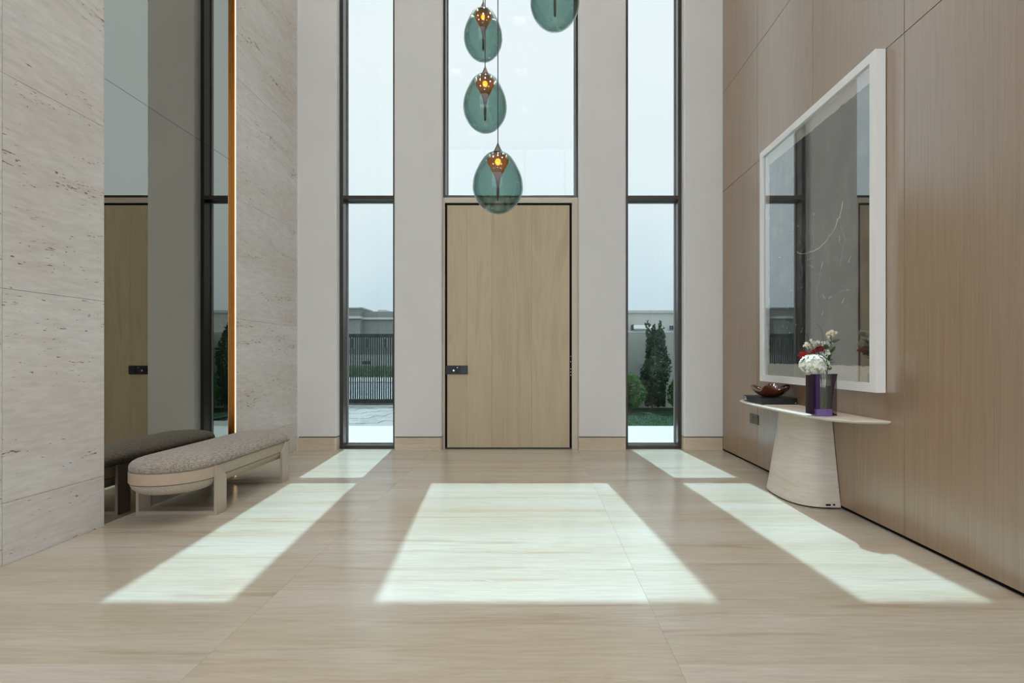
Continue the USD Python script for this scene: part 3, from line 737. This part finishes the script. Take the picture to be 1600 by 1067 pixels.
spray(1272, 535, 3.83, 13, 0.017, 'white blossom spray above the middle of the red flower', petal_w, 2)
spray(1262, 540, 3.83, 11, 0.016, 'left spray of pale yellow white buds above the red petals', petal_c, 2)
spray(1294, 553, 3.69, 8, 0.014, 'short white spray beside the right of the hydrangea', petal_w, 20)
for px, py, mx, my, lab in ((1275, 505, 1284, 518, 'bare brown twig rising highest with a curved tip'), (1256, 517, 1264, 532, 'bare brown twig leaning to the left above the buds')):
    t = thing('twig', (2.07, 3.66, vz + 0.06), lab, 'twig')
    a, b, c_ = np.array([2.08, 3.67, vz + 0.06]), np.array([2.075, 3.67, vz + 0.29]), P(px, py, 3.72)
    m_ = P(mx, my, 3.72)
    t.part('stem', tube(np.vstack([np.linspace(a, b, 5), bez([b, b + [0, 0, 0.10], m_ + [0.02, 0, -0.04], m_], 9)[1:], bez([m_, m_ + [0, 0, 0.02], c_ + [0.01, 0, -0.01], c_], 7)[1:]]), 0.0014, 5), twig_m)

# socket plate
sk = thing('wall_socket', (XR, 5.43, 0.5), 'small dark bronze double socket plate low on the wood wall left of the table', 'socket')
sock_m = plain('socket_plate', (0.13, 0.115, 0.095), 0.4, 0.5)
sk.part('plate', box(XR - 0.010, XR - 0.0005, 5.335, 5.535, 0.448, 0.552, 0.002), sock_m)
for y in (5.385, 5.485):
    sk.part('insert', box(XR - 0.012, XR - 0.0102, y - 0.038, y + 0.038, 0.462, 0.538, 0.001), plain('socket_insert', (0.10, 0.09, 0.075), 0.35, 0.5) if y < 5.4 else '/World/Looks/socket_insert')

# ------------------------------------------------------------------ framed picture
PX = XR - 0.072
PY0, PY1, PZ0, PZ1 = 3.401, 5.145, 0.918, 3.203
fr = thing('framed_picture', (XR, (PY0 + PY1) / 2, PZ0), 'large white framed dark grey abstract picture behind glass on the wood wall', 'picture')
bw = 0.062
def mitre(a0, a1, b0, b1):
    """A frame side with mitred ends between outer corner pair a and inner corner pair b (y, z)."""
    pts = [(x, *q) for x in (PX, XR - 0.004) for q in (a0, a1, b0, b1)]
    return m3.Manifold.hull_points(np.array(pts, float))
o = [(PY0, PZ0), (PY1, PZ0), (PY1, PZ1), (PY0, PZ1)]
i_ = [(PY0 + bw, PZ0 + bw), (PY1 - bw, PZ0 + bw), (PY1 - bw, PZ1 - bw), (PY0 + bw, PZ1 - bw)]
for k in range(4):
    fr.part('frame_side', mitre(o[k], o[(k + 1) % 4], i_[k], i_[(k + 1) % 4]), white_gloss)
mat_m = plain('mount_board', (0.70, 0.67, 0.60), 0.8)
fr.part('mount', box(XR - 0.020, XR - 0.006, PY0 + bw, PY1 - bw, PZ0 + bw, PZ1 - bw), mat_m, label='cream mount board')
art = M('picture_paint', {
    'g': ('geometry', {}), 'm1': ('mapping', {'scale': (1, 1.6, 1.3)}), 'm2': ('mapping', {'scale': (1, 14, 2.0)}),
    'n1': ('noise_texture', {'scale': 1.6, 'detail': 5.0, 'roughness': 0.6, 'distortion': 0.8}), 'n2': ('noise_texture', {'scale': 1.0, 'detail': 4.0, 'roughness': 0.7}),
    'r': ('rgb_ramp', {'ramp': [(0.28, (0.018, 0.026, 0.026)), (0.5, (0.058, 0.057, 0.050)), (0.72, (0.13, 0.122, 0.105))]}),
    'r2': ('rgb_ramp', {'ramp': [(0.35, (0.8, 0.8, 0.8)), (0.7, (1.15, 1.12, 1.08))]}), 'x': ('mix_color', {'blend_type': 'multiply', 'fac': 1.0, 'use_clamp': False}),
    'p': ('principled_bsdf', {'roughness': 0.7, 'specular_ior_level': 0.2})},
    [('g.position', 'm1.vector'), ('g.position', 'm2.vector'), ('m1.vector', 'n1.vector'), ('m2.vector', 'n2.vector'), ('n1.fac', 'r.fac'), ('n2.fac', 'r2.fac'), ('r.color', 'x.a'), ('r2.color', 'x.b'), ('x.result', 'p.base_color')], 'p.BSDF')
# sheet with a torn edge
ay0, ay1, az0, az1 = PY0 + bw + 0.055, PY1 - bw - 0.045, PZ0 + bw + 0.115, PZ1 - bw - 0.095
rr = np.random.default_rng(11)
def torn(p, q, n):
    t = np.linspace(0, 1, n, endpoint=False)[:, None]
    return np.asarray(p) + (np.asarray(q) - np.asarray(p)) * t + rr.normal(size=(n, 2)) * 0.0035
pol = sg.Polygon(np.vstack([torn((ay0, az0), (ay1, az0), 70), torn((ay1, az0), (ay1, az1), 90), torn((ay1, az1), (ay0, az1), 70), torn((ay0, az1), (ay0, az0), 90)])).buffer(0)
e = trimesh.creation.extrude_polygon(pol, 0.003, engine='earcut')
v = np.array(e.vertices)
sheet = fr.part('painted_sheet', (np.stack([XR - 0.0205 - v[:, 2], v[:, 0], v[:, 1]], 1), np.array(e.faces)[:, ::-1]), art, label='dark grey sheet with torn edges')
chalk = plain('chalk', (0.70, 0.68, 0.62), 0.9)
faint = plain('chalk_faint', (0.30, 0.29, 0.265), 0.9)
def line(pts, w, mat, name='chalk_line'):
    sheet.part(name, tube(np.array([(XR - 0.0238, y, z) for y, z in pts]), w, 5), mat)
def AP_(px, py):
    """Where the view line of a pixel meets the sheet, as (y, z)."""
    k = (px - VX) / (XR - 0.0238)
    return F / k, H + (VY - py) / k
def curve(pix, w, mat, n=30, jit=0.004):
    p = np.array([AP_(*q) for q in pix])
    s = np.linspace(0, 1, len(p)); t = np.linspace(0, 1, n)
    from scipy.interpolate import CubicSpline
    c_ = CubicSpline(s, p)(t) + rr.normal(size=(n, 2)) * jit
    line(c_, w, mat)
curve([(1317, 315), (1308, 348), (1294, 372), (1278, 388), (1258, 396), (1246, 394)], 0.0035, chalk)
curve([(1260, 262), (1261, 330), (1261, 400), (1260, 470), (1259, 540)], 0.003, faint, 40, 0.004)
for _ in range(70):
    y, z = rr.uniform(ay0 + 0.2, ay1 - 0.2), rr.uniform(az0 + 0.25, az1 - 0.7)
    d = rr.normal(size=2) * 0.028
    line([(y, z), (y + d[0] * 0.5, z + d[1] * 0.5 + rr.normal() * 0.008), (y + d[0], z + d[1]), (y + d[0] * 1.3 + rr.normal() * 0.01, z + d[1] * 0.7)], 0.0014, chalk if rr.random() < 0.35 else faint)
for _ in range(5):
    y, z = rr.uniform(ay0 + 0.3, ay1 - 0.4), rr.uniform(az0 + 0.4, az1 - 1.0)
    curve_p = [(y, z)]
    for k in range(6):
        curve_p.append((curve_p[-1][0] + rr.normal() * 0.04, curve_p[-1][1] + rr.uniform(0.02, 0.09)))
    line(curve_p, 0.0018, faint)
fr.part('glazing', box(PX + 0.014, PX + 0.017, PY0 + bw - 0.004, PY1 - bw + 0.004, PZ0 + bw - 0.004, PZ1 - bw + 0.004), pane_mat('picture_glass', (0.985, 0.99, 0.99), 0.16), label='reflecting picture glass')

# ------------------------------------------------------------------ outside, before the front wall
terr_m = mottled('terrace_stone', (0.47, 0.44, 0.41), (0.52, 0.49, 0.455), (0.8, 5, 5), 0.6)
pave_m = [mottled(f'paver_stone_{k}', np.array((0.25, 0.225, 0.20)) * s, np.array((0.29, 0.265, 0.24)) * s, (9, 9, 9), 0.8) for k, s in enumerate((1.0, 0.9, 1.08))]
te = thing('terrace', (C0, 7.7, -0.03), kind='structure')
te.part('bed', box(-8, 6, 6.66, 8.75, -0.2, -0.045), black_gap)
for i in range(14):
    for j in range(2):
        te.part('slab', box(-8 + i + 0.001, -7 + i - 0.001, 6.665 + j * 1.045 + 0.001, 6.665 + (j + 1) * 1.045 - 0.001, -0.045, -0.015, 0.002), terr_m)
dv = thing('driveway', (-4, 10.7, -0.03), kind='structure')
dv.part('bed', box(-9, 0.2, 8.755, 13.0, -0.2, -0.06), black_gap)
kk = 0
for i in range(24):
    for j in range(11):
        x0 = -9 + i * 0.4 + (0.2 if j % 2 else 0)
        if x0 + 0.4 > 0.2:
            continue
        kk += 1
        dv.part('paver', box(x0 + 0.004, x0 + 0.396, 8.76 + j * 0.38 + 0.004, 8.76 + (j + 1) * 0.38 - 0.004, -0.06, -0.015 - 0.003 * (kk % 3), 0.004), pave_m[(i * 5 + j * 3) % 3])
grass_m = mottled('lawn_green', (0.022, 0.05, 0.025), (0.035, 0.07, 0.035), (14, 14, 14), 0.9, spec=0.1)
solo('lawn', box(0.2, 7, 8.75, 12.0, -0.2, -0.02), grass_m, kind='structure')
rg = np.random.default_rng(21)
n = 26000
bp = np.stack([rg.uniform(0.25, 5.0, n), rg.uniform(8.78, 11.6, n), np.full(n, -0.02)], 1)
for cx_, cy_ in ((2.70, 11.4), (1.74, 11.55), (0.90, 11.55), (2.09, 10.95), (3.10, 11.3), (1.03, 10.85)):   # bare soil round each plant
    bp = bp[np.hypot(bp[:, 0] - cx_, bp[:, 1] - cy_) > 0.44]
n = len(bp)
h = rg.uniform(0.015, 0.032, n)[:, None]
dr = rg.normal(size=(n, 3)) * 0.008; dr[:, 2] = 0
sd = rg.normal(size=(n, 3)); sd[:, 2] = 0; sd /= np.linalg.norm(sd, axis=1, keepdims=True)
v = np.stack([bp - sd * 0.003, bp + sd * 0.003, bp + dr + [0, 0, 1] * h], 1).reshape(-1, 3)
solo('grass', (v, np.arange(3 * n).reshape(-1, 3)), leaf_mat('grass_blade', (0.02, 0.05, 0.022), (0.035, 0.08, 0.035), 6), 'short green grass on the lawn seen through the right window', 'grass', kind='stuff')

# garden wall with planting before it
gw_m = mottled('garden_wall_render', (0.33, 0.345, 0.32), (0.36, 0.375, 0.35), (2, 2, 2), 0.9)
solo('garden_wall', box(0.35, 9, 12.0, 12.2, -0.1, 1.76, 0.01), gw_m, 'plain grey green rendered garden wall behind the shrubs in the right window', 'wall')
bark = plain('bark', (0.10, 0.075, 0.055), 0.9)
lf_dark = leaf_mat('foliage_dark', (0.018, 0.045, 0.018), (0.045, 0.095, 0.04), 7)
lf_mid = leaf_mat('foliage_mid', (0.04, 0.12, 0.025), (0.09, 0.22, 0.05), 7)
def plant(name, x, y, h, w, n, size, mat, label, cat, group, z0=0.08, seed=1, stems=3, rounded=False):
    g = np.random.default_rng(seed)
    t = thing(name, (x, y, -0.02), label, cat, group)
    u = g.uniform(0, 1, n)
    prof = (np.sin(np.pi * np.clip(u * 0.80 + 0.13, 0, 1)) ** 0.35) * (1 + 0.28 * np.sin(9 * u + seed) * u)
    a = g.uniform(0, 2 * np.pi, n)
    if rounded:
        prof = np.sqrt(np.clip(1 - (2 * u - 0.95) ** 2 / 1.1, 0.02, 1))
    lump = 1 + 0.22 * np.sin(3 * a + 7 * u + seed)
    r = w / 2 * prof * lump * g.uniform(0.25, 1.0, n) ** 0.4
    ragged = 1 - 0.13 * (0.5 + 0.5 * np.sin(2 * a + seed)) - 0.09 * (0.5 + 0.5 * np.sin(5 * a + 2 * seed))
    p = np.stack([x + r * np.cos(a), y + r * np.sin(a), z0 + u * ragged * (h - z0)], 1)
    t.part('foliage', leaves(n, p, size * g.uniform(0.7, 1.3, n), g), mat, kind='stuff')
    for k in range(stems):
        q = np.array([x + g.normal() * 0.04, y + g.normal() * 0.04, -0.02])
        t.part('stem', tube(bez([q, q + [g.normal() * 0.03, 0, h * 0.4], [x + g.normal() * w * 0.12, y, h * 0.85]], 7), np.linspace(0.016, 0.005, 7), 6), bark)
k = F / 11.4
plant('columnar_shrub', (1024 - VX) / k, 11.4, 2.02, 0.56, 4800, 0.068, lf_dark, 'tall dark columnar shrub in the middle of the right window', 'shrub', 'columnar shrubs along the garden wall', seed=4)
plant('columnar_shrub', 1.74, 11.55, 1.75, 0.6, 3200, 0.065, lf_dark, 'dark columnar shrub mostly hidden behind the left edge of the right window', 'shrub', 'columnar shrubs along the garden wall', seed=6)
plant('columnar_shrub', 0.90, 11.55, 2.05, 0.56, 4200, 0.065, lf_dark, 'columnar shrub seen only in the mirror beside the brass strip', 'shrub', 'columnar shrubs along the garden wall', seed=9)
plant('round_shrub', (987 - VX) / (F / 10.95), 10.95, 0.85, 0.52, 1300, 0.07, lf_mid, 'bright green rounded shrub left of the tall columnar shrub', 'shrub', 'rounded shrubs along the garden wall', seed=12, rounded=True)
plant('round_shrub', (1054 - VX) / k, 11.3, 0.75, 0.36, 800, 0.065, lf_mid, 'small bright green shrub at the right edge of the right window', 'shrub', 'rounded shrubs along the garden wall', seed=15, rounded=True)
plant('round_shrub', 1.03, 10.85, 0.95, 0.5, 1100, 0.07, lf_mid, 'bright green rounded shrub seen only in the mirror', 'shrub', 'rounded shrubs along the garden wall', seed=18, rounded=True)

# sliding gate with upright slats
gm = plain('gate_paint', (0.012, 0.022, 0.022), 0.45, 0.3)
gt = thing('gate', (-3.5, 12.8, 0), 'dark sliding driveway gate of thin upright slats seen through the left window', 'gate')
GX0, GX1, GY = -5.7, -1.22, 12.8
gt.part('rail', box(GX0, GX1, GY - 0.03, GY + 0.03, 1.66, 1.75, 0.004), gm)
gt.part('rail', box(GX0, GX1, GY - 0.03, GY + 0.03, 0.02, 0.12, 0.004), gm)
x = GX0 + 0.02
while x < GX1 - 0.02:
    gt.part('slat', box(x - 0.013, x + 0.013, GY - 0.02, GY + 0.02, 0.12, 1.66, 0.002), gm)
    x += 0.055
gt.part('lock_box', box(-4.27, -4.19, GY - 0.05, GY - 0.03, 0.99, 1.07, 0.004), gm)
gt.part('lock_box', box(-4.16, -4.08, GY - 0.05, GY - 0.03, 0.99, 1.07, 0.004), gm)
gt.part('track', box(GX0, GX1, GY - 0.05, GY + 0.05, -0.02, 0.0), steel_dark)
gp = thing('gate_pillar', (-1.0, 12.8, 0), 'rendered gate pillar with small wall lamp at the right end of the slatted gate', 'pillar')
gp.part('shaft', box(-1.2, -0.8, 12.6, 13.0, -0.02, 1.86, 0.01), gw_m)
gp.part('coping', box(-1.24, -0.76, 12.56, 13.04, 1.86, 1.92, 0.006), gw_m)
gp.part('lamp', lathe([(0, 1.92), (0.05, 1.92), (0.03, 1.95), (0.03, 2.10), (0.09, 2.12), (0.09, 2.30), (0.10, 2.31), (0.02, 2.36), (0, 2.36)], 16, (-1.0, 12.8, 0)), steel_dark)
solo('front_wall_garden', box(-0.8, 0.35, 12.7, 12.9, -0.1, 1.76, 0.01), gw_m, 'short rendered wall joining the gate pillar to the garden wall', 'wall')
solo('side_wall_garden', box(-9.5, GX0 - 0.02, 12.7, 12.9, -0.1, 1.76, 0.01), gw_m, 'rendered wall left of the slatted gate', 'wall')

# street, verge and houses
solo('street', box(-60, 60, 13.0, 29.5, -0.3, -0.03), mottled('asphalt', (0.20, 0.21, 0.215), (0.24, 0.25, 0.255), (20, 20, 20), 0.9), kind='structure')
solo('pavement', box(-60, 60, 24.0, 29.4, -0.1, 0.03), mottled('pavement_stone', (0.31, 0.29, 0.265), (0.35, 0.33, 0.30), (4, 4, 4), 0.9), kind='structure')
solo('kerb_strip', box(-60, 60, 13.0, 15.5, -0.1, 0.0), mottled('kerb_stone', (0.25, 0.24, 0.225), (0.29, 0.28, 0.26), (4, 4, 4), 0.9), kind='structure')
solo('verge', box(-60, 60, 29.4, 70, -0.2, 0.04), mottled('verge_grass', (0.06, 0.13, 0.03), (0.10, 0.19, 0.05), (3, 3, 3), 0.9), kind='structure')
g = np.random.default_rng(31)
n = 5000
p = np.stack([g.uniform(-16, -6, n), g.uniform(29.7, 30.8, n), 0.04 + g.uniform(0, 0.62, n)], 1)
solo('hedge', leaves(n, p, 0.16 * g.uniform(0.7, 1.3, n), g), leaf_mat('hedge_leaf', (0.07, 0.15, 0.03), (0.14, 0.25, 0.06), 5), 'low yellow green hedge across the street behind the gate', 'hedge')
g = np.random.default_rng(33)
n = 900
p = np.array([-1.72, 13.9, 0.55]) + g.normal(size=(n, 3)) * [0.30, 0.25, 0.24]
rb = thing('red_flowering_bush', (-1.72, 13.9, 0), 'red flowering bush behind the right end of the gate, seen in the picture glass', 'bush')
rb.part('foliage', leaves(n, p, 0.06 * g.uniform(0.7, 1.3, n), g), leaf_mat('bush_red', (0.22, 0.03, 0.03), (0.36, 0.06, 0.05), 9), kind='stuff')
rb.part('stem', tube([(-1.72, 13.9, 0.0), (-1.71, 13.9, 0.3), (-1.72, 13.9, 0.6)], 0.03, 6), bark)
ha = mottled('house_render_grey', (0.20, 0.21, 0.205), (0.23, 0.24, 0.235), (0.5, 0.5, 0.5), 0.9)
hb = mottled('house_render_pale', (0.42, 0.415, 0.38), (0.46, 0.455, 0.42), (0.5, 0.5, 0.5), 0.9)
hc = plain('house_band', (0.45, 0.45, 0.43), 0.8)
hg = plain('house_window', (0.03, 0.04, 0.045), 0.15)
ho = thing('house', (-11, 36, 0), 'grey flat roofed house beyond the gate with stepped parapet and pale band', 'house')
Y = 36.0; k = F / Y
def hx(px, y=36.0): return (px - VX) * y / F
def hz(py, y=36.0): return H + (VY - py) * y / F
ho.part('wall', box(-22, -5, 36.0, 44, 0.0, hz(500)), ha)
ho.part('wing', box(-22, hx(567), 35.4, 44, 0.0, hz(499.5)), ha)
ho.part('parapet', box(-21.9, -5.1, 36.05, 43.9, hz(500), hz(486.5)), ha)
ho.part('parapet', box(-21.9, hx(566), 35.45, 43.9, hz(499.5), hz(483)), ha)
ho.part('cornice', box(-22.1, -4.9, 35.85, 44.1, hz(499.5), hz(496)), hc, label='pale cornice band')
ho.part('cornice', box(-22.1, hx(568), 35.25, 44.1, hz(499), hz(495)), hc)
ho.part('roof_edge', box(-22, hx(567.5), 35.35, 44, hz(483), hz(481.5)), hc)
ho.part('roof_hip', m3.Manifold.hull_points(np.array([(hx(562), 35.35, hz(481.5)), (hx(568.5), 35.35, hz(481.5)), (hx(565.5), 36.3, hz(479.3)), (hx(562), 38, hz(481.5)), (hx(568.5), 38, hz(481.5))])), ha)
ho.part('chimney', box(hx(584), hx(597), 37, 38, hz(486.5), hz(482)), hc)
for a, b in ((552, 559), (571, 577), (599, 606)):
    w_ = ho.part('window', box(hx(a), hx(b), 35.3 if a < 560 else 35.9, 35.42 if a < 560 else 36.02, hz(545), hz(528)), hc)
    w_.part('pane', box(hx(a + .8), hx(b - .8), 35.26 if a < 560 else 35.87, 35.31 if a < 560 else 35.91, hz(543.8), hz(529.2)), hg)
solo('boundary_wall', box(-22, -5, 33.0, 33.2, 0.0, 1.35), mottled('boundary_render', (0.40, 0.41, 0.40), (0.44, 0.45, 0.44), (1, 1, 1), 0.9), 'long pale grey boundary wall before the grey house', 'wall')
h2 = thing('house', (8, 28, 0), 'pale flat roofed house beyond the garden wall in the right window', 'house')
def gx(px): return (px - VX) * 28.0 / F
def gz(py): return H + (VY - py) * 28.0 / F
h2.part('wall', box(0.6, 16, 28, 36, 0, gz(489)), hb)
h2.part('parapet', box(0.5, 16.1, 27.9, 36.1, gz(489), gz(485)), hb)
aw = h2.part('canopy', box(gx(987), gx(1014), 27.3, 28, gz(514.5), gz(509)), plain('canopy_white', (0.75, 0.75, 0.73), 0.6), label='white canopy')
h2.part('bracket', box(gx(986), gx(988), 27.5, 28, gz(516), gz(508)), steel_dark)
w_ = h2.part('window', box(gx(1045), gx(1053), 27.93, 28.02, gz(516), gz(508.5)), hc)
w_.part('pane', box(gx(1045.6), gx(1048.7), 27.9, 27.94, gz(515.4), gz(509)), hg)
w_.part('pane', box(gx(1049.3), gx(1052.4), 27.9, 27.94, gz(515.4), gz(509)), hg)

# ground behind the house, beyond the rear glazing
solo('unseen_rear_terrace', box(-14, 14, -24, YR - 0.3, -0.2, -0.02), terr_m, kind='structure')  # out of view, bounces daylight in through the rear glazing
solo('side_ground', cat_m(box(-60, -9, 6.66, 13, -0.25, -0.07), box(7, 60, 6.66, 13, -0.25, -0.07)), grass_m, kind='structure')
